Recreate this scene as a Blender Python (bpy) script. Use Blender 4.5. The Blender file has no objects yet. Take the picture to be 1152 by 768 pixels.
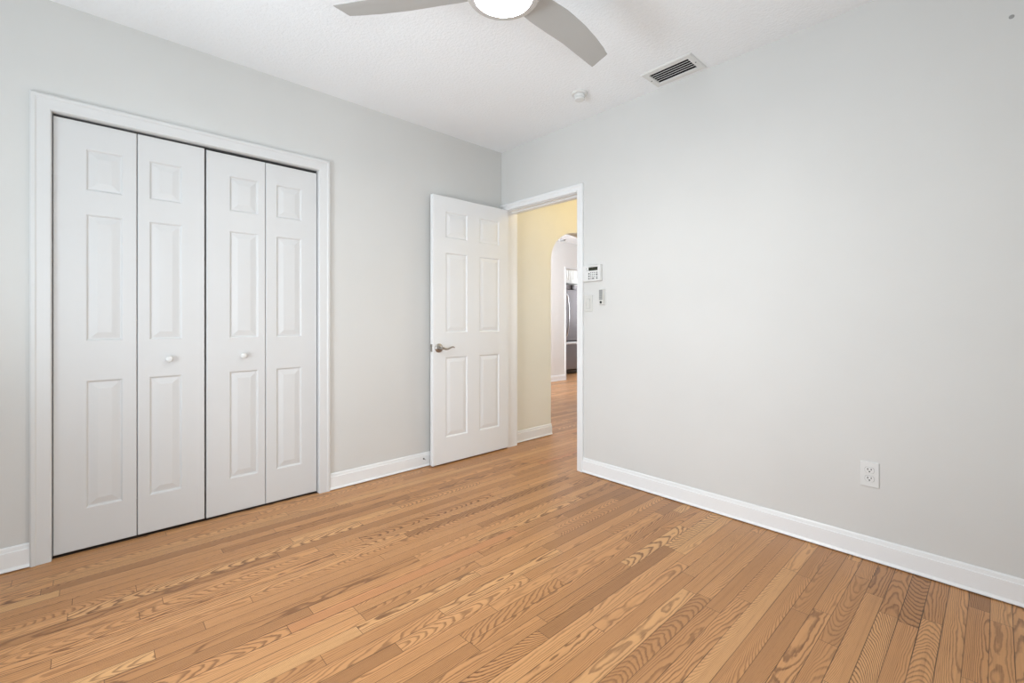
import bpy, bmesh, math, random
from mathutils import Vector, Matrix

random.seed(4)
S = bpy.context.scene
COL = S.collection
PI = math.pi

# ------------------------------------------------------------------ camera
cd = bpy.data.cameras.new('camera')
cam = bpy.data.objects.new('camera', cd)
COL.objects.link(cam)
cd.sensor_width = 36.0
cd.lens = 509.0 / 1152.0 * 36.0
cd.shift_y = -22.9 / 1152.0
cd.clip_start = 0.05
cam.location = (2.94, -2.61, 1.09)
cam.rotation_euler = (PI / 2, 0, 0.8215)
S.camera = cam

# ------------------------------------------------------------------ exposure
S.view_settings.view_transform = 'Standard'
S.view_settings.look = 'None'
S.view_settings.exposure = 0.51
S.view_settings.gamma = 1.0
S.view_settings.use_curve_mapping = False

# ------------------------------------------------------------------ daylight and added fill
world = bpy.data.worlds.new('sky')
S.world = world
world.use_nodes = True
world.node_tree.nodes['Background'].inputs[0].default_value = (0.75, 0.87, 1.0, 1)
world.node_tree.nodes['Background'].inputs[1].default_value = 1.0


def area(name, loc, aim, sx, sy, power, color, spread=180):
    l = bpy.data.lights.new(name, 'AREA')
    l.shape = 'RECTANGLE'
    l.size, l.size_y = sx, sy
    l.energy = power
    l.color = color
    l.spread = math.radians(spread)
    o = bpy.data.objects.new(name, l)
    COL.objects.link(o)
    o.location = loc
    d = Vector(aim) - Vector(loc)
    o.rotation_euler = d.to_track_quat('-Z', 'Y').to_euler()
    return o


# the two bedroom windows: skylight coming in level, plus added fill aimed up to brighten the ceiling
area('front_window_sky', (1.30, -3.56, 1.00), (1.55, 0.0, 0.95), 1.00, 1.60, 12.0, (0.88, 0.96, 1.06), 112)
area('side_window_sky', (3.56, -2.55, 1.05), (0.0, -2.50, 0.80), 1.30, 1.50, 5.5, (0.93, 0.975, 1.02), 135)
area('front_ceiling_fill', (1.30, -3.54, 1.00), (1.40, -1.60, 2.50), 1.00, 0.45, 11.5, (0.85, 0.975, 1.07), 160)
area('side_ceiling_fill', (3.54, -2.55, 1.00), (1.80, -1.60, 2.50), 1.30, 0.45, 9.5, (0.85, 0.975, 1.07), 160)
# unseen fill added in the dining room, kitchen and hall; then the warm hall lamp
area('dining_fill', (-1.4, 0.30, 1.75), (-2.3, 4.0, 1.60), 1.5, 1.2, 50, (0.93, 0.98, 1.06), 90)
area('kitchen_fill', (-2.9, 6.3, 1.6), (-3.0, 4.4, 1.5), 0.9, 1.2, 60, (0.95, 0.98, 1.0))
area('hall_fill', (1.25, 1.77, 1.20), (0.10, 0.20, 0.90), 0.7, 1.2, 7.0, (0.90, 0.96, 1.04), 140)  # added fill to lift the hall wall, no window stands there
hall = bpy.data.lights.new('hall_lamp', 'POINT')
hall.energy = 8
hall.color = (1.0, 0.77, 0.37)
hall.shadow_soft_size = 0.09
ho = bpy.data.objects.new('hall_lamp', hall)
COL.objects.link(ho)
ho.location = (0.86, 1.02, 2.36)


# ------------------------------------------------------------------ materials
def lin(c):
    return tuple(((v / 255) / 12.92 if v / 255 <= 0.04045 else ((v / 255 + 0.055) / 1.055) ** 2.4) for v in c)


class NT:
    """short-hand for building a node tree"""
    def __init__(self, name):
        self.m = bpy.data.materials.new(name)
        self.m.use_nodes = True
        self.t = self.m.node_tree
        self.bsdf = self.t.nodes['Principled BSDF']

    def n(self, typ, **kw):
        nd = self.t.nodes.new(typ)
        for k, v in kw.items():
            setattr(nd, k, v)
        return nd

    def link(self, a, b):
        self.t.links.new(a, b)

    def put(self, sock, v):
        if isinstance(v, bpy.types.NodeSocket):
            self.link(v, sock)
        else:
            sock.default_value = v

    def math(self, op, a, b=None, c=None, clamp=False):
        nd = self.n('ShaderNodeMath', operation=op, use_clamp=clamp)
        self.put(nd.inputs[0], a)
        if b is not None:
            self.put(nd.inputs[1], b)
        if c is not None:
            self.put(nd.inputs[2], c)
        return nd.outputs[0]

    def vec(self, x, y, z=0.0):
        nd = self.n('ShaderNodeCombineXYZ')
        for i, v in enumerate((x, y, z)):
            self.put(nd.inputs[i], v)
        return nd.outputs[0]

    def noise(self, vec, scale=1.0, detail=2.0, rough=0.5, dist=0.0, out='Fac'):
        nd = self.n('ShaderNodeTexNoise')
        self.link(vec, nd.inputs['Vector'])
        nd.inputs['Scale'].default_value = scale
        nd.inputs['Detail'].default_value = detail
        nd.inputs['Roughness'].default_value = rough
        nd.inputs['Distortion'].default_value = dist
        return nd.outputs[out]

    def ramp(self, fac, stops, interp='LINEAR'):
        nd = self.n('ShaderNodeValToRGB')
        nd.color_ramp.interpolation = interp
        e = nd.color_ramp.elements
        while len(e) < len(stops):
            e.new(0.5)
        for el, (p, c) in zip(e, stops):
            el.position = p
            el.color = (*c, 1) if len(c) == 3 else c
        self.put(nd.inputs[0], fac)
        return nd.outputs[0]

    def mix(self, fac, a, b, blend='MIX'):
        nd = self.n('ShaderNodeMix', data_type='RGBA', blend_type=blend)
        self.put(nd.inputs[0], fac)
        self.put(nd.inputs[6], a if isinstance(a, bpy.types.NodeSocket) else (*a, 1))
        self.put(nd.inputs[7], b if isinstance(b, bpy.types.NodeSocket) else (*b, 1))
        return nd.outputs[2]

    def smooth(self, v, lo, hi):
        nd = self.n('ShaderNodeMapRange', interpolation_type='SMOOTHSTEP')
        self.put(nd.inputs[0], v)
        self.put(nd.inputs[1], lo)
        self.put(nd.inputs[2], hi)
        return nd.outputs[0]

    def bump(self, h, strength, dist):
        nd = self.n('ShaderNodeBump')
        nd.inputs['Strength'].default_value = strength
        nd.inputs['Distance'].default_value = dist
        self.link(h, nd.inputs['Height'])
        self.link(nd.outputs[0], self.bsdf.inputs['Normal'])

    def pos(self):
        return self.n('ShaderNodeNewGeometry').outputs['Position']


def paint(name, rgb, rough=0.5, var=0.025, bump_scale=0, bump_strength=0.1, bump_dist=0.002, spec=0.4, detail=3):
    t = NT(name)
    p = t.pos()
    f = t.noise(p, 1.7, 3)
    a = tuple(v * (1 - var) for v in rgb)
    b = tuple(min(1, v * (1 + var)) for v in rgb)
    t.link(t.mix(t.smooth(f, 0.3, 0.7), a, b), t.bsdf.inputs['Base Color'])
    t.bsdf.inputs['Roughness'].default_value = rough
    t.bsdf.inputs['Specular IOR Level'].default_value = spec
    if bump_scale:
        t.bump(t.noise(p, bump_scale, detail, 0.6), bump_strength, bump_dist)
    return t.m


def metal(name, rgb, rough, brush=False):
    t = NT(name)
    t.bsdf.inputs['Metallic'].default_value = 1.0
    p = t.pos()
    f = t.noise(p, 40 if not brush else 6, 2)
    t.link(t.mix(f, tuple(v * .93 for v in rgb), rgb), t.bsdf.inputs['Base Color'])
    t.bsdf.inputs['Roughness'].default_value = rough
    return t.m


M = {}
M['wall'] = paint('wall_paint', (0.655, 0.648, 0.622), 0.55, 0.015, 9, 0.10, 0.004, 0.3)
M['cream'] = paint('cream_paint', (0.80, 0.775, 0.68), 0.55, 0.02, 9, 0.1, 0.004, 0.3)
M['white_wall'] = paint('white_wall_paint', (0.74, 0.72, 0.69), 0.55, 0.015)
M['ceiling'] = paint('ceiling_texture', (0.885, 0.905, 0.915), 0.8, 0.01, 60, 0.65, 0.006, 0.2, 4)
M['trim'] = paint('trim_paint', (0.68, 0.678, 0.665), 0.38, 0.01, 22, 0.05, 0.002)
M['baseboard'] = paint('baseboard_paint', (0.82, 0.82, 0.81), 0.30, 0.01, 22, 0.04, 0.002)
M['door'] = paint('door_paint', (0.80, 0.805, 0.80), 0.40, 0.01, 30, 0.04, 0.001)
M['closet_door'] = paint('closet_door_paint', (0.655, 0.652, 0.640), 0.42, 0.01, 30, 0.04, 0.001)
M['dark'] = paint('dark_void', (0.01, 0.01, 0.01), 0.9, 0.1)
M['gap_shade'] = paint('gap_shade_colour', (0.035, 0.022, 0.014), 0.8, 0.1)  # colour carries the shade under the closet doors
M['track'] = paint('track_metal', (0.10, 0.10, 0.095), 0.5, 0.1)
M['plastic'] = paint('white_plastic', (0.72, 0.72, 0.70), 0.35, 0.01)
M['plate'] = paint('switch_plate_plastic', (0.63, 0.62, 0.58), 0.35, 0.01)
M['grey_plastic'] = paint('grey_plastic', (0.30, 0.30, 0.29), 0.45, 0.03)
M['key'] = paint('keypad_key_rubber', (0.07, 0.072, 0.07), 0.5, 0.03)
M['pale_key'] = paint('pale_key_rubber', (0.30, 0.30, 0.29), 0.5, 0.03)
M['lcd'] = paint('display_glass', (0.030, 0.034, 0.022), 0.15, 0.1)
M['black'] = paint('black_plastic', (0.012, 0.012, 0.012), 0.3, 0.1)
M['blade'] = paint('fan_blade_finish', (0.44, 0.435, 0.415), 0.42, 0.02, 0, spec=0.4)
M['nickel'] = metal('satin_nickel', (0.42, 0.395, 0.365), 0.30)
M['fan_metal'] = paint('fan_housing_finish', (0.50, 0.48, 0.45), 0.35, 0.02, spec=0.5)
M['steel'] = metal('brushed_steel', (0.26, 0.25, 0.27), 0.42, True)
M['steel_dark'] = metal('dark_steel', (0.12, 0.115, 0.12), 0.4, True)
M['steel_bright'] = metal('bright_steel', (0.68, 0.68, 0.71), 0.35)

t = NT('light_diffuser')
t.bsdf.inputs['Base Color'].default_value = (0.9, 0.88, 0.85, 1)
t.bsdf.inputs['Emission Color'].default_value = (1.0, 0.985, 0.955, 1)
t.bsdf.inputs['Emission Strength'].default_value = 82.0
M['diffuser'] = t.m


def oak_floor():
    t = NT('oak_strip_floor')
    sep = t.n('ShaderNodeSeparateXYZ')
    t.link(t.pos(), sep.inputs[0])
    px, py = sep.outputs[0], sep.outputs[1]
    W = 0.0572
    u = t.math('DIVIDE', t.math('SUBTRACT', px, 2.633), W)
    row = t.math('FLOOR', u)
    fu = t.math('FRACT', u)
    w1 = t.n('ShaderNodeTexWhiteNoise', noise_dimensions='1D')
    t.link(row, w1.inputs['W'])
    s1 = t.n('ShaderNodeSeparateColor')
    t.link(w1.outputs['Color'], s1.inputs[0])
    L = t.math('MULTIPLY_ADD', s1.outputs[0], 0.95, 0.50)
    v = t.math('DIVIDE', t.math('MULTIPLY_ADD', s1.outputs[1], 10.0, py), L)
    seg = t.math('FLOOR', v)
    fv = t.math('FRACT', v)
    w2 = t.n('ShaderNodeTexWhiteNoise', noise_dimensions='2D')
    t.link(t.vec(row, seg), w2.inputs['Vector'])
    s2 = t.n('ShaderNodeSeparateColor')
    t.link(w2.outputs['Color'], s2.inputs[0])
    c1, c2, c3 = s2.outputs[0], s2.outputs[1], s2.outputs[2]
    w3 = t.n('ShaderNodeTexWhiteNoise', noise_dimensions='2D')
    t.link(t.vec(t.math('ADD', row, 71.0), seg), w3.inputs['Vector'])
    s3 = t.n('ShaderNodeSeparateColor')
    t.link(w3.outputs['Color'], s3.inputs[0])
    d1, d2, d3 = s3.outputs[0], s3.outputs[1], s3.outputs[2]
    ox = t.math('MULTIPLY', c2, 53.0)
    oy = t.math('MULTIPLY', c3, 91.0)
    gx = t.math('ADD', px, ox)
    gy = t.math('ADD', py, oy)
    # growth rings of flat-sawn strips: nested arches where the pith runs under the strip, long lines where it does not
    rad = t.math('ADD', t.math('SUBTRACT', fu, 0.5), t.math('MULTIPLY_ADD', d1, 2.2, -1.1))
    wv = t.math('MULTIPLY', t.math('MULTIPLY', rad, rad), t.math('MULTIPLY_ADD', d2, 7.0, 2.5))
    lean = t.math('SUBTRACT', t.math('MULTIPLY', s2.outputs[2], 2.0), 1.0)
    wv = t.math('MULTIPLY_ADD', gy, t.math('MULTIPLY', t.math('MULTIPLY', lean, t.math('MULTIPLY', lean, lean)), 46.0), wv)
    h = t.noise(t.vec(t.math('MULTIPLY', gx, 11.0), t.math('MULTIPLY', gy, 3.2), oy), 1.0, 2.0, 0.5, 0.3)
    wv = t.math('MULTIPLY_ADD', h, 5.5, wv)
    wob = t.noise(t.vec(t.math('MULTIPLY', gx, 90.0), t.math('MULTIPLY', gy, 22.0), ox), 1.0, 2.0, 0.6)
    wv = t.math('MULTIPLY_ADD', wob, 0.55, wv)
    ring = t.math('FRACT', wv)
    g = t.math('MULTIPLY', t.smooth(ring, 0.40, 0.78), t.math('SUBTRACT', 1.0, t.smooth(ring, 0.84, 1.0)))
    # pores
    pore = t.noise(t.vec(t.math('MULTIPLY', gx, 520.0), t.math('MULTIPLY', gy, 11.0), ox), 1.0, 2.0, 0.6)
    pore = t.smooth(pore, 0.50, 0.70)
    streak = t.noise(t.vec(t.math('MULTIPLY', gx, 75.0), t.math('MULTIPLY', gy, 1.1), ox), 1.0, 3.0, 0.6)
    cloud = t.noise(t.vec(t.math('MULTIPLY', gx, 9.0), t.math('MULTIPLY', gy, 3.0), ox), 1.0, 2.0, 0.5)
    base = t.ramp(c1, [(0.0, (0.385, 0.185, 0.073)), (0.14, (0.498, 0.242, 0.096)), (0.50, (0.590, 0.292, 0.118)),
                       (0.82, (0.640, 0.330, 0.138)), (0.95, (0.685, 0.382, 0.164)), (1.0, (0.575, 0.245, 0.100))])
    base = t.mix(t.math('MULTIPLY', t.smooth(cloud, 0.40, 0.80), 0.18), base, (0.38, 0.19, 0.085))
    base = t.mix(t.math('MULTIPLY', t.smooth(streak, 0.48, 0.78), 0.34), base, (0.29, 0.13, 0.052))
    gs = t.math('MULTIPLY_ADD', t.math('POWER', d3, 1.2), 0.62, 0.42)
    g2 = t.math('MULTIPLY', g, t.math('MULTIPLY_ADD', pore, 0.35, 0.75))
    base = t.mix(t.math('MULTIPLY', g2, gs), base, (0.135, 0.052, 0.020))
    base = t.mix(t.math('MULTIPLY', pore, 0.14), base, (0.20, 0.085, 0.030))
    # seams between strips and at their ends
    e1 = t.math('MULTIPLY', t.math('MINIMUM', fu, t.math('SUBTRACT', 1.0, fu)), W)
    e2 = t.math('MULTIPLY', t.math('MINIMUM', fv, t.math('SUBTRACT', 1.0, fv)), L)
    sw = t.math('MULTIPLY_ADD', t.math('POWER', s1.outputs[2], 6.0), 0.0012, 0.0017)
    seam = t.math('SUBTRACT', 1.0, t.smooth(e1, 0.0003, sw))
    gap = t.noise(t.vec(t.math('MULTIPLY', row, 3.1), t.math('MULTIPLY', py, 1.4)), 1.0, 1.0)
    seam = t.math('MULTIPLY', seam, t.math('MULTIPLY_ADD', t.smooth(gap, 0.40, 0.62), 0.42, 0.56))
    seam2 = t.math('MULTIPLY', t.math('SUBTRACT', 1.0, t.smooth(e2, 0.0005, 0.0014)), 0.7)
    sm = t.math('MAXIMUM', seam, seam2)
    base = t.mix(sm, base, (0.024, 0.010, 0.005))
    t.link(base, t.bsdf.inputs['Base Color'])
    rg = t.noise(t.pos(), 3.0, 3)
    t.link(t.math('MULTIPLY_ADD', rg, 0.16, 0.24), t.bsdf.inputs['Roughness'])
    t.bsdf.inputs['Specular IOR Level'].default_value = 0.30
    hh = t.math('MULTIPLY_ADD', g, -0.12, t.math('MULTIPLY', sm, -1.0))
    t.bump(hh, 0.35, 0.0006)
    return t.m


M['floor'] = oak_floor()


# ------------------------------------------------------------------ mesh helpers
def link(name, bm, mat, parent=None, smooth=False, bevel=0.0, seg=2, loc=None):
    bmesh.ops.recalc_face_normals(bm, faces=bm.faces)
    me = bpy.data.meshes.new(name)
    bm.to_mesh(me)
    bm.free()
    if smooth:
        for p in me.polygons:
            p.use_smooth = True
    me.materials.append(M[mat])
    o = bpy.data.objects.new(name, me)
    COL.objects.link(o)
    if parent is not None:
        o.parent = parent
    if loc is not None:
        o.location = loc
    if bevel:
        b = o.modifiers.new('bevel', 'BEVEL')
        b.width = bevel
        b.segments = seg
        b.limit_method = 'ANGLE'
        b.angle_limit = math.radians(35)
    if smooth:
        me.set_sharp_from_angle(angle=math.radians(38))
    return o


def tag(o, label, cat, group=None, kind=None):
    o['label'] = label
    o['category'] = cat
    if group:
        o['group'] = group
    if kind:
        o['kind'] = kind
    return o


def empty(name, loc, label, cat, group=None, kind=None):
    o = bpy.data.objects.new(name, None)
    o.empty_display_size = 0.05
    COL.objects.link(o)
    o.location = loc
    return tag(o, label, cat, group, kind)


def box(bm, x0, x1, y0, y1, z0, z1):
    v = [bm.verts.new(p) for p in ((x0, y0, z0), (x1, y0, z0), (x1, y1, z0), (x0, y1, z0),
                                   (x0, y0, z1), (x1, y0, z1), (x1, y1, z1), (x0, y1, z1))]
    for f in ((0, 3, 2, 1), (4, 5, 6, 7), (0, 1, 5, 4), (1, 2, 6, 5), (2, 3, 7, 6), (3, 0, 4, 7)):
        bm.faces.new([v[i] for i in f])
    return v


def prism(bm, pts, fn, d0, d1):
    """extrude a 2-D outline pts; fn(u, v, d) gives the 3-D point"""
    a = [bm.verts.new(fn(u, v, d0)) for u, v in pts]
    b = [bm.verts.new(fn(u, v, d1)) for u, v in pts]
    bm.faces.new(a)
    bm.faces.new(list(reversed(b)))
    n = len(pts)
    for i in range(n):
        j = (i + 1) % n
        bm.faces.new((a[j], a[i], b[i], b[j]))


def lathe(bm, prof, seg=40, mat=None):
    """prof: (radius, height) list about local z"""
    rings = []
    for r, z in prof:
        if r < 1e-6:
            rings.append([bm.verts.new((0, 0, z))])
        else:
            rings.append([bm.verts.new((r * math.cos(2 * PI * k / seg), r * math.sin(2 * PI * k / seg), z)) for k in range(seg)])
    for a, b in zip(rings, rings[1:]):
        for k in range(seg):
            j = (k + 1) % seg
            if len(a) == 1 and len(b) == 1:
                continue
            if len(a) == 1:
                bm.faces.new((a[0], b[k], b[j]))
            elif len(b) == 1:
                bm.faces.new((a[k], b[0], a[j]))
            else:
                bm.faces.new((a[k], b[k], b[j], a[j]))
    if mat is not None:
        bmesh.ops.transform(bm, matrix=mat, verts=bm.verts)


def tube(bm, pts, radii, seg=12, squash=1.0):
    """swept tube along 3-D points with a radius at each"""
    rings = []
    n = len(pts)
    for i, p in enumerate(pts):
        p = Vector(p)
        d = (Vector(pts[min(i + 1, n - 1)]) - Vector(pts[max(i - 1, 0)])).normalized()
        ref = Vector((1, 0, 0)) if abs(d.x) < 0.9 else Vector((0, 0, 1))
        a = d.cross(ref).normalized()
        b = d.cross(a).normalized()
        r = radii[i]
        rings.append([bm.verts.new(p + a * (r * math.cos(2 * PI * k / seg)) + b * (r * squash * math.sin(2 * PI * k / seg))) for k in range(seg)])
    for r0, r1 in zip(rings, rings[1:]):
        for k in range(seg):
            j = (k + 1) % seg
            bm.faces.new((r0[k], r1[k], r1[j], r0[j]))
    bm.faces.new(list(reversed(rings[0])))
    bm.faces.new(rings[-1])


AX = {'x': lambda u, v, d: (d, u, v), 'y': lambda u, v, d: (u, d, v), 'z': lambda u, v, d: (u, v, d)}


def slab(bm, axis, d0, d1, u0, u1, v0, v1, holes=()):
    """a wall, floor or ceiling slab with rectangular holes (ua, ub, va, vb)"""
    fn = AX[axis]
    us = sorted({u0, u1, *[c for h in holes for c in h[:2] if u0 < c < u1]})
    vs = sorted({v0, v1, *[c for h in holes for c in h[2:] if v0 < c < v1]})
    cache = {}

    def V(u, v, d):
        k = (u, v, d)
        if k not in cache:
            cache[k] = bm.verts.new(fn(u, v, d))
        return cache[k]

    def solid(i, j):
        if not (0 <= i < len(us) - 1 and 0 <= j < len(vs) - 1):
            return False
        cu, cv = (us[i] + us[i + 1]) / 2, (vs[j] + vs[j + 1]) / 2
        return not any(h[0] < cu < h[1] and h[2] < cv < h[3] for h in holes)
    for i in range(len(us) - 1):
        for j in range(len(vs) - 1):
            if not solid(i, j):
                continue
            a, b, c, e = us[i], us[i + 1], vs[j], vs[j + 1]
            for d in (d0, d1):
                bm.faces.new((V(a, c, d), V(b, c, d), V(b, e, d), V(a, e, d)))
            if not solid(i - 1, j):
                bm.faces.new((V(a, c, d0), V(a, e, d0), V(a, e, d1), V(a, c, d1)))
            if not solid(i + 1, j):
                bm.faces.new((V(b, c, d0), V(b, e, d0), V(b, e, d1), V(b, c, d1)))
            if not solid(i, j - 1):
                bm.faces.new((V(a, c, d0), V(b, c, d0), V(b, c, d1), V(a, c, d1)))
            if not solid(i, j + 1):
                bm.faces.new((V(a, e, d0), V(b, e, d0), V(b, e, d1), V(a, e, d1)))


def profile_run(bm, path, prof):
    """sweep a casing/baseboard profile: path(u) -> list of 3-D points for offset u; prof = [(u, d)], path points get depth d"""
    rows = [path(u, d) for u, d in prof]
    rows = [[bm.verts.new(p) for p in r] for r in rows]
    n = len(rows)
    for a in range(n):
        b = (a + 1) % n
        for k in range(len(rows[0]) - 1):
            bm.faces.new((rows[a][k], rows[a][k + 1], rows[b][k + 1], rows[b][k]))
    bm.faces.new([r[0] for r in rows])
    bm.faces.new([r[-1] for r in reversed(rows)])


H = 2.549


def structure(name, bm, mat, label, cat, **kw):
    return tag(link(name, bm, mat, **kw), label, cat, kind='structure')


# ------------------------------------------------------------------ the shell
bm = bmesh.new()
slab(bm, 'z', -0.10, 0.0, -4.2, 3.70, -3.75, 6.8)
structure('floor', bm, 'floor', 'golden oak strip floor running through the bedroom into the hall', 'floor')

VX0, VX1, VY0, VY1 = 1.528, 1.768, -0.192, -0.062       # duct opening
bm = bmesh.new()
slab(bm, 'z', H, H + 0.10, -4.2, 3.70, -3.75, 6.8, [(VX0, VX1, VY0, VY1)])
structure('ceiling', bm, 'ceiling', 'white ceiling with a fine stippled texture', 'ceiling')

CY0, CY1, CZ = -2.742, -1.553, 2.046                     # closet opening
bm = bmesh.new()
slab(bm, 'x', -0.12, 0.0, -3.62, 0.0, 0.0, H, [(CY0, CY1, 0.0, CZ)])
structure('wall_left', bm, 'wall', 'pale grey wall on the left around the white closet doors', 'wall')

DX0, DX1, DZ = 0.062, 0.840, 2.030                       # bedroom door opening, inside the jamb
bm = bmesh.new()
slab(bm, 'y', 0.0, 0.130, 0.0, 3.62, 0.0, H, [(DX0 - .022, DX1 + .022, 0.0, DZ + .022)])
structure('wall_right', bm, 'wall', 'pale grey wall on the right with the outlet and the wall controls', 'wall')

bm = bmesh.new()
slab(bm, 'y', -3.74, -3.50, 0.0, 3.62, 0.0, H, [(0.75, 1.85, 0.16, 1.88)])
structure('wall_front', bm, 'wall', 'pale grey wall with a window behind the camera', 'wall')
bm = bmesh.new()
slab(bm, 'x', 3.50, 3.74, -3.50, 0.0, 0.0, H, [(-3.25, -1.85, 0.25, 1.85)])
structure('wall_side', bm, 'wall', 'pale grey wall with a window beside the camera', 'wall')


def window(name, axis, d, u0, u1, v0, v1, label):
    fn = AX[axis]
    bm = bmesh.new()
    w = 0.05
    slab(bm, axis, d - .02, d + .02, u0, u1, v0, v1, [(u0 + w, u1 - w, v0 + w, (v0 + v1) / 2 - .02), (u0 + w, u1 - w, (v0 + v1) / 2 + .02, v1 - w)])
    return structure(name, bm, 'trim', label, 'window')


window('window_1', 'y', -3.62, 0.75, 1.85, 0.16, 1.88, 'white framed window in the wall behind the camera')
window('window_2', 'x', 3.62, -3.25, -1.85, 0.25, 1.85, 'white framed window in the wall beside the camera')

# closet interior
bm = bmesh.new()
slab(bm, 'x', -0.72, -0.66, -3.0, -1.3, 0.0, H)
structure('wall_closet', bm, 'wall', 'dim back wall inside the closet', 'wall')
for y0 in (-3.0, -1.36):
    bm = bmesh.new()
    slab(bm, 'y', y0, y0 + .06, -0.66, -0.12, 0.0, H)
    structure('wall_closet', bm, 'wall', 'dim side wall inside the closet', 'wall')

bm = bmesh.new()
slab(bm, 'z', 0.0, 0.0015, -0.66, -0.012, CY0 - .1, CY1 + .1)  # thin dark sheet added to paint the shade under the bifold doors
structure('floor_gap_shade', bm, 'gap_shade', 'dark sheet over the closet floor, added as shade in the gap under the bifold doors', 'floor')

# hall wall with its arched opening
pts = [(0.0, 0.0), (0.638, 0.0), (0.638, 1.68)]
for k in range(1, 24):
    a = PI - PI * k / 24
    pts.append((1.05 + 0.412 * math.cos(a), 1.68 + 0.312 * math.sin(a)))
pts += [(1.462, 1.68), (1.462, 0.0), (1.80, 0.0), (1.80, H), (0.0, H)]
bm = bmesh.new()
prism(bm, pts, AX['x'], -0.12, 0.0)
structure('wall_hall', bm, 'cream', 'cream hall wall with an arched opening seen through the doorway', 'wall')
bm = bmesh.new()
slab(bm, 'y', 1.80, 1.92, -0.12, 1.9, 0.0, H)
structure('wall_hall_end', bm, 'cream', 'cream wall at the end of the hall', 'wall')
bm = bmesh.new()
slab(bm, 'x', 1.90, 2.02, 0.130, 1.92, 0.0, H)
structure('wall_hall_side', bm, 'cream', 'cream wall on the far side of the hall', 'wall')

# dining room and kitchen beyond the arch
bm = bmesh.new()
slab(bm, 'x', -2.65, -2.53, 0.0, 6.6, 0.0, H, [(3.842, 5.7, 0.0, 2.065)])
structure('wall_dining', bm, 'white_wall', 'white wall beyond the arch with an opening to the kitchen', 'wall')
bm = bmesh.new()
slab(bm, 'y', 0.0, 0.12, -4.1, -0.12, 0.0, H)
structure('wall_dining_near', bm, 'white_wall', 'white wall on the near side of the room beyond the arch', 'wall')
bm = bmesh.new()
slab(bm, 'x', 0.60, 0.72, 1.92, 6.6, 0.0, H)
structure('wall_dining_side', bm, 'white_wall', 'white side wall of the room beyond the arch', 'wall')
bm = bmesh.new()
slab(bm, 'y', 6.60, 6.72, -4.1, 0.72, 0.0, H)
structure('wall_dining_end', bm, 'white_wall', 'white end wall of the room beyond the arch', 'wall')
bm = bmesh.new()
slab(bm, 'x', -4.10, -3.98, 0.12, 6.6, 0.0, H)
structure('wall_kitchen', bm, 'white_wall', 'white kitchen wall behind the refrigerator', 'wall')

# ------------------------------------------------------------------ trim
CAS = [(0.0, 0.0), (0.0, 0.012), (0.004, 0.016), (0.046, 0.018), (0.052, 0.022), (0.062, 0.022), (0.068, 0.018), (0.068, 0.0)]
bm = bmesh.new()
profile_run(bm, lambda u, d: [(d, CY0 - u, 0), (d, CY0 - u, CZ + u), (d, CY1 + u, CZ + u), (d, CY1 + u, 0)], CAS)
structure('trim_1', bm, 'trim', 'white casing around the closet opening', 'door casing')
bm = bmesh.new()                                         # closet jamb lining
t_ = 0.0025
prism(bm, [(CY0, 0), (CY0, CZ), (CY1, CZ), (CY1, 0), (CY1 - t_ * .4, 0), (CY1 - t_ * .4, CZ - .001), (CY0 + t_ * .4, CZ - .001), (CY0 + t_ * .4, 0)], AX['x'], -0.12, 0.0)
structure('trim_2', bm, 'trim', 'white jamb lining inside the closet opening', 'door jamb')

CAS2 = [(0.0, 0.0), (0.0, 0.010), (0.006, 0.014), (0.030, 0.015), (0.036, 0.019), (0.050, 0.019), (0.055, 0.015), (0.055, 0.0)]
bm = bmesh.new()
profile_run(bm, lambda u, d: [(0.0, -d, DZ + .004 + u), (DX1 + .003 + u, -d, DZ + .004 + u), (DX1 + .003 + u, -d, 0)], CAS2)
structure('trim_3', bm, 'door', 'white casing over and to the right of the open doorway', 'door casing')
bm = bmesh.new()
prism(bm, [(DX0 - .022, 0), (DX0 - .022, DZ + .022), (DX1 + .022, DZ + .022), (DX1 + .022, 0), (DX1, 0), (DX1, DZ), (DX0, DZ), (DX0, 0)], AX['y'], 0.012, 0.130)
bm.verts.ensure_lookup_table()
prism(bm, [(DX0, DZ - .0), (DX1, DZ), (DX1, DZ - .009), (DX0, DZ - .009)], AX['y'], 0.055, 0.095)
structure('trim_4', bm, 'baseboard', 'white jamb lining the open bedroom doorway', 'door jamb')
bm = bmesh.new()
CAS3 = [(0.0, 0.0), (0.0, 0.014), (0.05, 0.014), (0.05, 0.0)]
profile_run(bm, lambda u, d: [(-2.53 + d, 3.842 - u * .5, 0), (-2.53 + d, 3.842 - u * .5, 2.065 + u * .5), (-2.53 + d, 5.7 + u * .5, 2.065 + u * .5), (-2.53 + d, 5.7 + u * .5, 0)], CAS3)
structure('trim_5', bm, 'trim', 'thin white casing at the kitchen opening', 'door casing')

BB = [(0.004, 0.0), (0.004, 0.0225), (0.006, 0.024), (0.010, 0.023), (0.018, 0.0165), (0.083, 0.014), (0.086, 0.010), (0.100, 0.008), (0.105, 0.004), (0.105, 0.0)]


def baseboard(name, fn, label, mat='baseboard'):
    bm = bmesh.new()
    profile_run(bm, fn, BB)
    return structure(name, bm, mat, label, 'baseboard')


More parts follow.
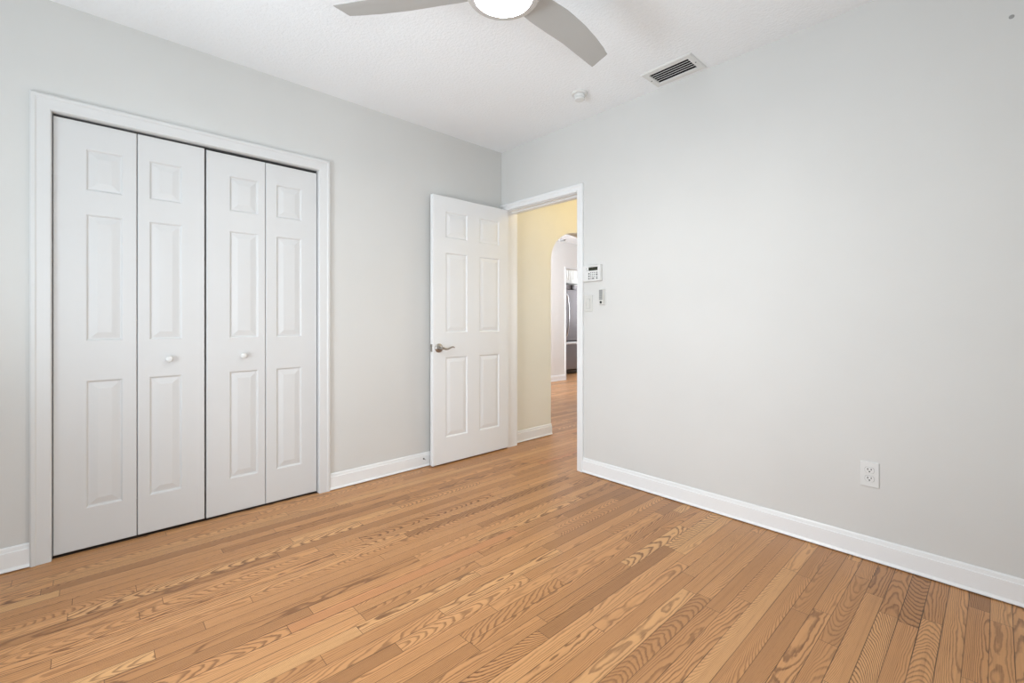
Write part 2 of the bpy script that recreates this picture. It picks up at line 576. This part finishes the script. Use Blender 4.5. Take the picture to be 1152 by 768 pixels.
baseboard('baseboard_left', lambda z, d: [(d, -3.50, z), (d, CY0 - .068, z)], 'white baseboard on the left wall before the closet')
baseboard('baseboard_left', lambda z, d: [(d, CY1 + .068, z), (d, 0.0, z)], 'white baseboard between the closet and the open door')
baseboard('baseboard_right', lambda z, d: [(DX1 + .058, -d, z), (3.50, -d, z)], 'long white baseboard under the right wall')
baseboard('baseboard_hall', lambda z, d: [(d, 0.130, z), (d, 0.638, z)], 'white baseboard under the cream hall wall')
baseboard('baseboard_dining', lambda z, d: [(-2.53 + d, 0.12, z), (-2.53 + d, 3.817, z)], 'white baseboard far beyond the arch')


# ------------------------------------------------------------------ moulded doors
def panel_face(bm, fn, us, vs, panels, d, sgn, chamfer=0.003):
    """one moulded face at depth d; sgn = +1 when the face looks to +d"""
    u0, u1, v0, v1 = us[0], us[-1], vs[0], vs[-1]
    cu = sorted({u0, u1, *[c for p in panels for c in p[:2]]})
    cv = sorted({v0, v1, *[c for p in panels for c in p[2:]]})
    cache = {}

    def V(u, v):
        if (u, v) not in cache:
            cache[(u, v)] = bm.verts.new(fn(u, v, d))
        return cache[(u, v)]
    for i in range(len(cu) - 1):
        for j in range(len(cv) - 1):
            a, b, c, e = cu[i], cu[i + 1], cv[j], cv[j + 1]
            mu, mv = (a + b) / 2, (c + e) / 2
            hit = [p for p in panels if p[0] < mu < p[1] and p[2] < mv < p[3]]
            if not hit:
                bm.faces.new((V(a, c), V(b, c), V(b, e), V(a, e)))
    for pa, pb, pc, pe in panels:
        prev = [V(pa, pc), V(pb, pc), V(pb, pe), V(pa, pe)]
        for ins, dep in ((0.003, 0.0015), (0.008, 0.0075), (0.012, 0.0080), (0.017, 0.0070), (0.040, 0.0018), (0.043, 0.0015)):
            q = [bm.verts.new(fn(x, y, d - sgn * dep)) for x, y in ((pa + ins, pc + ins), (pb - ins, pc + ins), (pb - ins, pe - ins), (pa + ins, pe - ins))]
            for k in range(4):
                j = (k + 1) % 4
                bm.faces.new((prev[k], prev[j], q[j], q[k]))
            prev = q
        bm.faces.new(prev)
    # perimeter of the face, in order
    return [V(u, v0) for u in cu] + [V(u1, v) for v in cv[1:]] + [V(u, v1) for u in reversed(cu[:-1])] + [V(u0, v) for v in reversed(cv[1:-1])]


def moulded_door(bm, fn, u0, u1, v0, v1, d0, d1, panels):
    """slab from depth d0 (back) to d1 (front) with the panels pressed into both faces"""
    c = 0.003
    fp = panel_face(bm, fn, (u0 + c, u1 - c), (v0 + c, v1 - c), panels, d1, 1)
    bp = panel_face(bm, fn, (u0 + c, u1 - c), (v0 + c, v1 - c), panels, d0, -1)

    def ring(per, d):
        r = []
        for v in per:
            p = v.co
            # recover (u, v) from the mapped point
            if fn is AX['x']:
                u, w = p.y, p.z
            else:
                u, w = p.x, p.z
            uu = u0 if abs(u - u0 - c) < 1e-6 else (u1 if abs(u - u1 + c) < 1e-6 else u)
            ww = v0 if abs(w - v0 - c) < 1e-6 else (v1 if abs(w - v1 + c) < 1e-6 else w)
            r.append(bm.verts.new(fn(uu, ww, d)))
        return r
    f2, b2 = ring(fp, d1 - c), ring(bp, d0 + c)
    n = len(fp)
    for k in range(n):
        j = (k + 1) % n
        bm.faces.new((fp[k], fp[j], f2[j], f2[k]))
        bm.faces.new((f2[k], f2[j], b2[j], b2[k]))
        bm.faces.new((b2[k], b2[j], bp[j], bp[k]))


def knob(parent, loc):
    bm = bmesh.new()
    prof = [(0.0, 0.0), (0.010, 0.0), (0.008, 0.006), (0.009, 0.012), (0.015, 0.017), (0.0165, 0.023), (0.0135, 0.029), (0.007, 0.032), (0.0, 0.0325)]
    lathe(bm, prof, 24, Matrix.Rotation(PI / 2, 4, 'Y'))
    return link('knob', bm, 'plastic', parent, smooth=True, loc=loc)


# depth of the closet leaf fronts and the scale from the x = -0.03 plane they were measured on
CF = -0.014
Zs = [(1.712, 1.910), (0.995, 1.600), (0.200, 0.806)]


def bifold(name, y0, y1, zb, zt, leaves, knob_leaf, knob_y, label):
    root = empty(name, (CF, (y0 + y1) / 2, zb), label, 'closet door', kind='structure')
    off = root.location
    made = []
    for (a, b, pa, pb) in leaves:
        bm = bmesh.new()
        moulded_door(bm, AX['x'], a, b, zb, zt, CF - .035, CF, [(pa, pb, z0, z1) for z0, z1 in Zs])
        bmesh.ops.translate(bm, vec=-off, verts=bm.verts)
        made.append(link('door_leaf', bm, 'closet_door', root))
    k = knob(made[knob_leaf], Vector((CF - .001, knob_y, 0.893)) - off)
    return root


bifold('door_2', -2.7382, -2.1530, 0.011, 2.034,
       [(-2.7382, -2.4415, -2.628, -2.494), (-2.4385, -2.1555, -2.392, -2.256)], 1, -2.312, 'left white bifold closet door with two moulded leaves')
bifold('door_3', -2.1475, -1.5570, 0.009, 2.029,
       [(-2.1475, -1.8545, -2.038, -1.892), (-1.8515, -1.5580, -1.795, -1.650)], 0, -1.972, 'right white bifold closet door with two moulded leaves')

# bifold track under the closet head
bm = bmesh.new()
slab(bm, 'x', -0.045, -0.018, CY0 + .006, CY1 - .006, CZ - .006, CZ - .0042)
box(bm, -0.0195, -0.018, CY0 + .006, CY1 - .006, CZ - .0085, CZ - .0042)
box(bm, -0.045, -0.0435, CY0 + .006, CY1 - .006, CZ - .0085, CZ - .0042)
tr = tag(link('closet_track', bm, 'track'), 'dark metal track above the closet doors', 'door track', kind='structure')

# ------------------------------------------------------------------ bedroom door, standing open along the left wall
XF = 0.080
door = empty('door_1', (XF, 0.0, 0.010), 'white six-panel bedroom door standing open with a lever handle', 'door', kind='structure')
off = door.location
bm = bmesh.new()
zz = [(1.724, 1.925), (1.002, 1.612), (0.204, 0.816)]
moulded_door(bm, AX['x'], -0.752, 0.010, 0.010, 2.038, XF - .035, XF,
             [(a, b, z0, z1) for a, b in ((-0.637, -0.430), (-0.310, -0.096)) for z0, z1 in zz])
bmesh.ops.translate(bm, vec=-off, verts=bm.verts)
leaf = link('door_leaf', bm, 'door', door)
hb = bmesh.new()
lathe(hb, [(0.0, 0.0), (0.034, 0.0), (0.034, 0.004), (0.031, 0.008), (0.022, 0.011), (0.0125, 0.014), (0.0115, 0.030), (0.0125, 0.046), (0.010, 0.050), (0.0, 0.051)], 32, Matrix.Rotation(PI / 2, 4, 'Y'))
hd = link('door_handle', hb, 'nickel', door, smooth=True, loc=Vector((XF, -0.700, 0.888)) - off)
hd['label'] = 'satin nickel lever handle'
lb = bmesh.new()
lv = [(0.042, -0.004, 0.001), (0.045, 0.012, 0.000), (0.047, 0.030, -0.006), (0.048, 0.050, -0.007), (0.048, 0.070, 0.000), (0.048, 0.088, 0.007), (0.047, 0.103, 0.006), (0.046, 0.114, 0.000)]
tube(lb, lv, [0.010, 0.0095, 0.008, 0.007, 0.0062, 0.0055, 0.0048, 0.0035], 12, 0.75)
link('lever', lb, 'nickel', hd, smooth=True)
pb = bmesh.new()
box(pb, -0.0125, 0.0125, -0.0016, 0.0, -0.0285, 0.0285)
lp = link('latch_plate', pb, 'nickel', door, bevel=0.001, loc=Vector((XF - .0175, -0.752, 0.890)) - off)
lp['label'] = 'metal latch plate on the door edge'
pb = bmesh.new()
prism(pb, [(-0.008, 0.0), (0.008, 0.0), (0.006, -0.010), (-0.006, -0.004)], lambda u, v, d: (u, v, d), -0.008, 0.008)
link('latch_bolt', pb, 'nickel', lp, loc=(0, -0.001, 0))
for z in (0.25, 1.02, 1.80):                              # butt hinges in the gap
    hb = bmesh.new()
    lathe(hb, [(0, -.045), (.005, -.045), (.005, .045), (0, .045)], 12)
    link('hinge', hb, 'nickel', door, smooth=True, loc=Vector((XF - .041, 0.004, z)) - off)

# door stop on the baseboard behind the door
ds = bmesh.new()
pts, rad = [], []
for i in range(0, 46):
    pts.append((i / 46 * 0.024, 0.0028 * math.cos(i * 0.9), 0.0028 * math.sin(i * 0.9)))
    rad.append(0.0009)
tube(ds, pts, rad, 6)
stop = empty('door_stop', (0.0150, -0.790, 0.062), 'small spring door stop on the baseboard behind the open door', 'door stop')
link('spring', ds, 'nickel', stop, smooth=True)
ds = bmesh.new()
lathe(ds, [(0, 0.022), (.0035, 0.022), (.004, 0.028), (.003, 0.0295), (0, 0.030)], 16, Matrix.Rotation(PI / 2, 4, 'Y'))
link('bumper', ds, 'plastic', stop, smooth=True)
ds = bmesh.new()
lathe(ds, [(0, -0.0005), (.0065, -0.0005), (.006, 0.003), (0, 0.004)], 16, Matrix.Rotation(PI / 2, 4, 'Y'))
link('base', ds, 'key', stop, smooth=True)

# ------------------------------------------------------------------ ceiling fan
FC = Vector((1.730, -1.527, 0.0))
fan = empty('ceiling_fan', (FC.x, FC.y, H), 'grey three-blade ceiling fan with a lit round lamp', 'ceiling fan')
ZB = 2.300
bm = bmesh.new()
lathe(bm, [(0.0, 0.0), (0.075, 0.0), (0.078, -0.01), (0.072, -0.045), (0.045, -0.060), (0.0, -0.062)], 40)
link('canopy', bm, 'fan_metal', fan, smooth=True)
bm = bmesh.new()
lathe(bm, [(0.0, -0.055), (0.0125, -0.055), (0.0125, -0.13), (0.0, -0.13)], 20)
link('downrod', bm, 'fan_metal', fan, smooth=True)
bm = bmesh.new()
lathe(bm, [(0.0, -0.115), (0.045, -0.115), (0.095, -0.130), (0.122, -0.160), (0.134, -0.200), (0.139, -0.245), (0.138, -0.272), (0.134, -0.288), (0.128, -0.2965), (0.108, -0.3005), (0.1048, -0.3005), (0.1044, -0.296), (0.0, -0.292)], 56)
link('motor_housing', bm, 'fan_metal', fan, smooth=True)
bm = bmesh.new()
lathe(bm, [(0.0, -0.2925), (0.1040, -0.2962), (0.1036, -0.2992), (0.09, -0.3003), (0.05, -0.3013), (0.0, -0.3016)], 56)
ld = link('lamp_diffuser', bm, 'diffuser', fan, smooth=True)
ld['label'] = 'lit round white lamp diffuser'


def interp(tab, r):
    for (r0, a0), (r1, a1) in zip(tab, tab[1:]):
        if r <= r1:
            f = (r - r0) / (r1 - r0)
            f = f * f * (3 - 2 * f) * .35 + f * .65
            return a0 + (a1 - a0) * f
    return tab[-1][1]


CCW = [(0.10, 0.050), (0.20, 0.0560), (0.30, 0.050), (0.42, 0.044), (0.55, 0.047), (0.655, 0.049)]
CW = [(0.10, 0.060), (0.20, 0.0720), (0.30, 0.078), (0.40, 0.077), (0.50, 0.068), (0.58, 0.056), (0.640, 0.043)]


def blade_mesh():
    bm = bmesh.new()
    n, m = 26, 6
    pitch = math.radians(11)
    grid = {}
    for side, dz in ((0, 0.0035), (1, -0.0035)):
        for i in range(n + 1):
            f = i / n
            for j in range(m + 1):
                s = j / m
                rmax = 0.655 * (1 - s) + 0.640 * s
                r = 0.105 + (rmax - 0.105) * f
                off = interp(CCW, r) * (1 - s) - interp(CW, r) * s
                z = -off * math.sin(pitch) * min(1, 0.35 + f * 2)
                camber = 0.002 * (1 - (2 * s - 1) ** 2)
                edge = 0.25 if j in (0, m) else 1.0
                grid[side, i, j] = bm.verts.new((r, off * math.cos(pitch), z + camber + dz * edge))
    for side in (0, 1):
        for i in range(n):
            for j in range(m):
                q = [grid[side, i, j], grid[side, i + 1, j], grid[side, i + 1, j + 1], grid[side, i, j + 1]]
                bm.faces.new(q)
    for i in range(n):
        for j in (0, m):
            bm.faces.new((grid[0, i, j], grid[0, i + 1, j], grid[1, i + 1, j], grid[1, i, j]))
    for j in range(m):
        for i in (0, n):
            bm.faces.new((grid[0, i, j], grid[0, i, j + 1], grid[1, i, j + 1], grid[1, i, j]))
    return bm


b0 = link('blade', blade_mesh(), 'blade', fan, smooth=True, loc=(0, 0, ZB - H))
for k, ang in enumerate((94.3, 214.3, 334.3)):
    o = b0
    if k:
        o = b0.copy()
        COL.objects.link(o)
        o.parent = fan
    o.rotation_euler = (0, 0, math.radians(ang))

# ------------------------------------------------------------------ ceiling vent
vx, vy = (VX0 + VX1) / 2, (VY0 + VY1) / 2
vent = empty('ceiling_vent', (vx, vy, H), 'white ceiling air vent with dark slots near the right wall', 'air vent')
bm = bmesh.new()
hx, hy = (VX1 - VX0) / 2, (VY1 - VY0) / 2
OX, OY = 0.153, 0.101
outer = [(-OX, -OY), (OX, -OY), (OX, OY), (-OX, OY)]
inner = [(-hx + .002, -hy + .002), (hx - .002, -hy + .002), (hx - .002, hy - .002), (-hx + .002, hy - .002)]
rings = []
for ps, z in ((outer, 0.0), (outer, -0.003), ([(a * .965, b * .95) for a, b in outer], -0.008), ([(a * 1.02, b * 1.03) for a, b in inner], -0.008), (inner, -0.006), (inner, 0.0)):
    rings.append([bm.verts.new((a, b, z)) for a, b in ps])
for a, b in zip(rings, rings[1:]):
    for k in range(4):
        j = (k + 1) % 4
        bm.faces.new((a[k], a[j], b[j], b[k]))
link('frame', bm, 'plastic', vent)
bm = bmesh.new()
slab(bm, 'z', 0.0, 0.085, -hx + .0003, hx - .0003, -hy + .0003, hy - .0003, [(-hx + .002, hx - .002, -hy + .002, hy - .002)])
bmesh.ops.translate(bm, vec=(0, 0, 0.001), verts=bm.verts)
box(bm, -hx, hx, -hy, hy, 0.083, 0.086)
link('duct', bm, 'dark', vent)
for k in range(5):
    yy = -hy + (k + 0.8) * (2 * hy / 5.6)
    bm = bmesh.new()
    a = math.radians(30)
    c, s = math.cos(a), math.sin(a)
    w, tt = 0.0050, 0.0013
    prism(bm, [(-w * c - tt * s, -w * s + tt * c), (w * c - tt * s, w * s + tt * c), (w * c + tt * s, w * s - tt * c), (-w * c + tt * s, -w * s - tt * c)],
          lambda u, v, d: (d, yy + u, 0.004 + v), -hx + .0025, hx - .0025)
    link('slat', bm, 'plastic', vent)
for sx in (-1, 1):
    bm = bmesh.new()
    lathe(bm, [(0, -0.010), (.003, -0.0098), (.0042, -0.0075), (0, -0.0075)], 14)
    link('screw', bm, 'key', vent, smooth=True, loc=(sx * (hx + .016), 0.0, 0))

# ------------------------------------------------------------------ small round detector
det = empty('smoke_detector', (1.112, -0.318, H), 'small round white detector on the ceiling beyond the fan', 'detector')
bm = bmesh.new()
lathe(bm, [(0, 0), (0.052, 0), (0.052, -0.006), (0.046, -0.012), (0, -0.012)], 36)
link('base', bm, 'plastic', det, smooth=True)
bm = bmesh.new()
lathe(bm, [(0, -0.010), (0.034, -0.012), (0.036, -0.022), (0.034, -0.026), (0.031, -0.028), (0.033, -0.031), (0.033, -0.040), (0.028, -0.045), (0, -0.047)], 36)
link('sensor_cap', bm, 'plastic', det, smooth=True)

# ------------------------------------------------------------------ wall controls
R2 = lambda u, v, d: (u, -d, v)            # on the right wall, d out of the wall


def rrect(w, h, r, n=5):
    p = []
    for cx, cy, a0 in ((w / 2 - r, h / 2 - r, 0), (-w / 2 + r, h / 2 - r, 90), (-w / 2 + r, -h / 2 + r, 180), (w / 2 - r, -h / 2 + r, 270)):
        for k in range(n + 1):
            a = math.radians(a0 + 90 * k / n)
            p.append((cx + r * math.cos(a), cy + r * math.sin(a)))
    return p


def plate(w, h, r, d0, d1, taper=0.0, cx=0.0, cz=0.0):
    """rounded plate standing out of the right wall; its front may be smaller than its back"""
    bm = bmesh.new()
    a = [bm.verts.new(R2(cx + u, cz + v, d0)) for u, v in rrect(w, h, r)]
    mid = [bm.verts.new(R2(cx + u, cz + v, d0 + (d1 - d0) * .6)) for u, v in rrect(w, h, r)]
    b = [bm.verts.new(R2(cx + u, cz + v, d1)) for u, v in rrect(w - taper, h - taper, max(r - taper / 2, .0008))]
    n = len(a)
    for p, q in ((a, mid), (mid, b)):
        for i in range(n):
            j = (i + 1) % n
            bm.faces.new((p[i], p[j], q[j], q[i]))
    bm.faces.new(a)
    bm.faces.new(b)
    return bm


# alarm keypad
kp = empty('alarm_keypad', (0.982, 0.0, 1.428), 'white alarm keypad with a dark display beside the door casing', 'keypad')
link('housing', plate(0.158, 0.116, 0.006, 0.0, 0.026, 0.008), 'plastic', kp)
link('display_hood', plate(0.088, 0.010, 0.004, 0.0255, 0.031, 0.004, 0.014, 0.050), 'plastic', kp)
d = link('display', plate(0.078, 0.024, 0.002, 0.0255, 0.0275, 0.001, 0.017, 0.030), 'lcd', kp)
d['label'] = 'dark display window'
for i in range(2):
    link('indicator_light', plate(0.007, 0.004, 0.0015, 0.0255, 0.0270, 0.001, -0.042 + .006 * i, 0.034 - .013 * i), 'key', kp)
link('side_flap', plate(0.024, 0.060, 0.003, 0.0255, 0.0272, 0.002, -0.056, -0.020), 'plastic', kp)
for r_ in range(3):
    link('key', plate(0.010, 0.010, 0.002, 0.0255, 0.0285, 0.002, -0.018, -0.003 - .0175 * r_), 'key', kp)
for r_ in range(4):
    for c_ in range(3):
        wide = r_ == 3 and c_ == 1
        link('key', plate(0.020 if wide else 0.0085, 0.0075, 0.002, 0.0255, 0.0285, 0.002, -0.002 + .0155 * c_ + (0.004 if wide else 0), 0.003 - .0135 * r_),
             'key' if wide or c_ == 2 and r_ < 3 and r_ != 1 and False else 'pale_key', kp) if not (r_ == 3 and c_ == 2) else None
    link('key', plate(0.013, 0.008, 0.002, 0.0255, 0.0285, 0.002, 0.049, 0.003 - .0135 * r_), 'key' if r_ in (1, 3) else 'grey_plastic', kp)

# rocker switch
sw = empty('light_switch', (0.940, 0.0, 1.216), 'pale rocker light switch below the alarm keypad', 'light switch')
link('plate', plate(0.072, 0.117, 0.004, 0.0, 0.006, 0.006), 'plate', sw)
bm = bmesh.new()
prism(bm, [(0.0055, -0.033), (0.0075, -0.033), (0.0060, 0.0), (0.0105, 0.033), (0.0055, 0.033)], lambda u, v, d: (d, -u, v), -0.0165, 0.0165)
link('rocker', bm, 'plate', sw)
bm = bmesh.new()
slab(bm, 'y', -0.0063, -0.0045, -0.0182, 0.0182, -0.0345, 0.0345, [(-0.0168, 0.0168, -0.0333, 0.0333)])
link('rocker_gap', bm, 'grey_plastic', sw)
for s in (-1, 1):
    bm = bmesh.new()
    lathe(bm, [(0, 0.0072), (.002, 0.007), (.003, 0.0058), (0, 0.0055)], 12, Matrix.Rotation(PI / 2, 4, 'X'))
    link('screw', bm, 'plate', sw, smooth=True, loc=(0, 0, 0.048 * s))

# fan remote in its wall holder
rm = empty('fan_remote', (1.062, 0.0, 1.258), 'slim white remote control on the wall right of the switch', 'remote control')
link('holder', plate(0.050, 0.112, 0.004, 0.0, 0.010, 0.003), 'plastic', rm)
link('body', plate(0.042, 0.106, 0.005, 0.009, 0.021, 0.005, 0.0, 0.001), 'plate', rm)
for r_ in range(6):
    link('button', plate(0.028, 0.0108, 0.0012, 0.0205, 0.0225, 0.0008, -0.001, 0.044 - .0117 * r_), 'grey_plastic', rm)
bm = bmesh.new()
lathe(bm, [(0, 0.0205), (.0095, 0.0205), (.0090, 0.0225), (0, 0.0230)], 24, Matrix.Rotation(PI / 2, 4, 'X'))
b = link('power_button', bm, 'black', rm, smooth=True, loc=(-0.001, 0, -0.037))
b['label'] = 'round black button'

# duplex outlet
ol = empty('wall_outlet', (2.539, 0.0, 0.390), 'white duplex wall outlet low on the right wall', 'outlet')
link('plate', plate(0.070, 0.114, 0.004, 0.0, 0.0055, 0.005), 'plastic', ol)
for s in (1, -1):
    cz = 0.0195 * s
    pts = []
    for k in range(32):
        a = 2 * PI * k / 32
        pts.append((0.0172 * math.cos(a), max(-0.0128, min(0.0128, 0.0172 * math.sin(a))) + cz))
    bm = bmesh.new()
    prism(bm, [(u * 1.06, cz + (v - cz) * 1.07) for u, v in pts], R2, 0.004, 0.0057)
    link('receptacle_rim', bm, 'grey_plastic', ol)
    bm = bmesh.new()
    prism(bm, pts, R2, 0.004, 0.0075)
    rc = link('receptacle', bm, 'plastic', ol)
    for (u, v, w, h) in ((-0.0064, 0.004, 0.0032, 0.0090), (0.0064, 0.004, 0.0030, 0.0078), (0.0, -0.0065, 0.0054, 0.0054)):
        link('slot', plate(w, h, 0.0011, 0.0070, 0.0078, 0.0, u, cz + v), 'black', rc)
bm = bmesh.new()
lathe(bm, [(0, 0.0068), (.0022, 0.0066), (.003, 0.0054), (0, 0.0054)], 12, Matrix.Rotation(PI / 2, 4, 'X'))
link('screw', bm, 'plastic', ol, smooth=True)

# plugged hole high on the right wall
bm = bmesh.new()
lathe(bm, [(0, 0.0012), (.004, 0.0012), (.0075, 0.0008), (.008, 0.0), (0, 0.0)], 16, Matrix.Rotation(PI / 2, 4, 'X'))
tag(link('wall_plug', bm, 'grey_plastic', smooth=True, loc=(2.975, 0.0, 2.268)), 'tiny grey plug high on the right wall at its right end', 'wall plug')

# ------------------------------------------------------------------ beyond the arch
fr = empty('refrigerator', (-3.42, 4.90, 0.0), 'stainless steel refrigerator in the kitchen beyond the arch', 'refrigerator')
fo = Vector((3.42, -4.90, 0))


def fbox(name, x0, x1, y0, y1, z0, z1, mat, bev=0.006, parent=fr):
    bm = bmesh.new()
    box(bm, x0, x1, y0, y1, z0, z1)
    bmesh.ops.translate(bm, vec=fo, verts=bm.verts)
    return link(name, bm, mat, parent, bevel=bev)


fbox('cabinet', -3.80, -3.12, 4.36, 5.27, 0.03, 1.835, 'steel_dark')
fd = fbox('door', -3.12, -3.05, 4.36, 5.27, 0.70, 1.735, 'steel', 0.012)
fbox('top_cap', -3.12, -3.07, 4.36, 5.27, 1.742, 1.832, 'steel')
fz = fbox('freezer_drawer', -3.12, -3.05, 4.36, 5.27, 0.10, 0.625, 'steel', 0.012)
fbox('hinge', -3.12, -3.045, 4.66, 4.73, 1.742, 1.835, 'steel_dark', 0.004)
fbox('toe_grille', -3.12, -3.08, 4.36, 5.27, 0.02, 0.09, 'black', 0.002)
bm = bmesh.new()
hp = []
for k in range(15):
    f = k / 14
    hp.append(Vector((-3.05 + 0.004 + 0.062 * math.sin(PI * f) ** .6, 4.475, 0.78 + 0.87 * f)) + fo)
tube(bm, hp, [0.014] * 15, 12)
h = link('handle', bm, 'steel_bright', fd, smooth=True)
h['label'] = 'long bowed bright handle'
bm = bmesh.new()
box(bm, -3.05, -3.015, 4.38, 5.25, 0.615, 0.665)
bmesh.ops.translate(bm, vec=fo, verts=bm.verts)
h = link('handle', bm, 'steel_bright', fz, bevel=0.01)
h['label'] = 'wide bright drawer handle'

cb = empty('kitchen_cabinet', (-3.60, 4.90, 1.88), 'white cabinet above the refrigerator', 'cabinet')
co = Vector((3.60, -4.90, -1.88))
bm = bmesh.new()
box(bm, -3.97, -3.24, 4.36, 5.27, 1.88, 2.54)
bmesh.ops.translate(bm, vec=co, verts=bm.verts)
link('body', bm, 'door', cb, bevel=0.002)
for a, b in ((4.365, 4.812), (4.818, 5.265)):
    bm = bmesh.new()
    moulded_door(bm, AX['x'], a, b, 1.89, 2.53, -3.24, -3.22, [(a + .06, b - .06, 1.95, 2.47)])
    bmesh.ops.translate(bm, vec=co, verts=bm.verts)
    link('door', bm, 'door', cb)

bm = bmesh.new()
lathe(bm, [(0, 0), (0.05, 0), (0.05, -0.010), (0.04, -0.024), (0, -0.026)], 32)
tag(link('ceiling_fixture', bm, 'pale_key', smooth=True, loc=(-2.36, 3.56, H)), 'small round fitting on the ceiling beyond the arch', 'ceiling fitting')
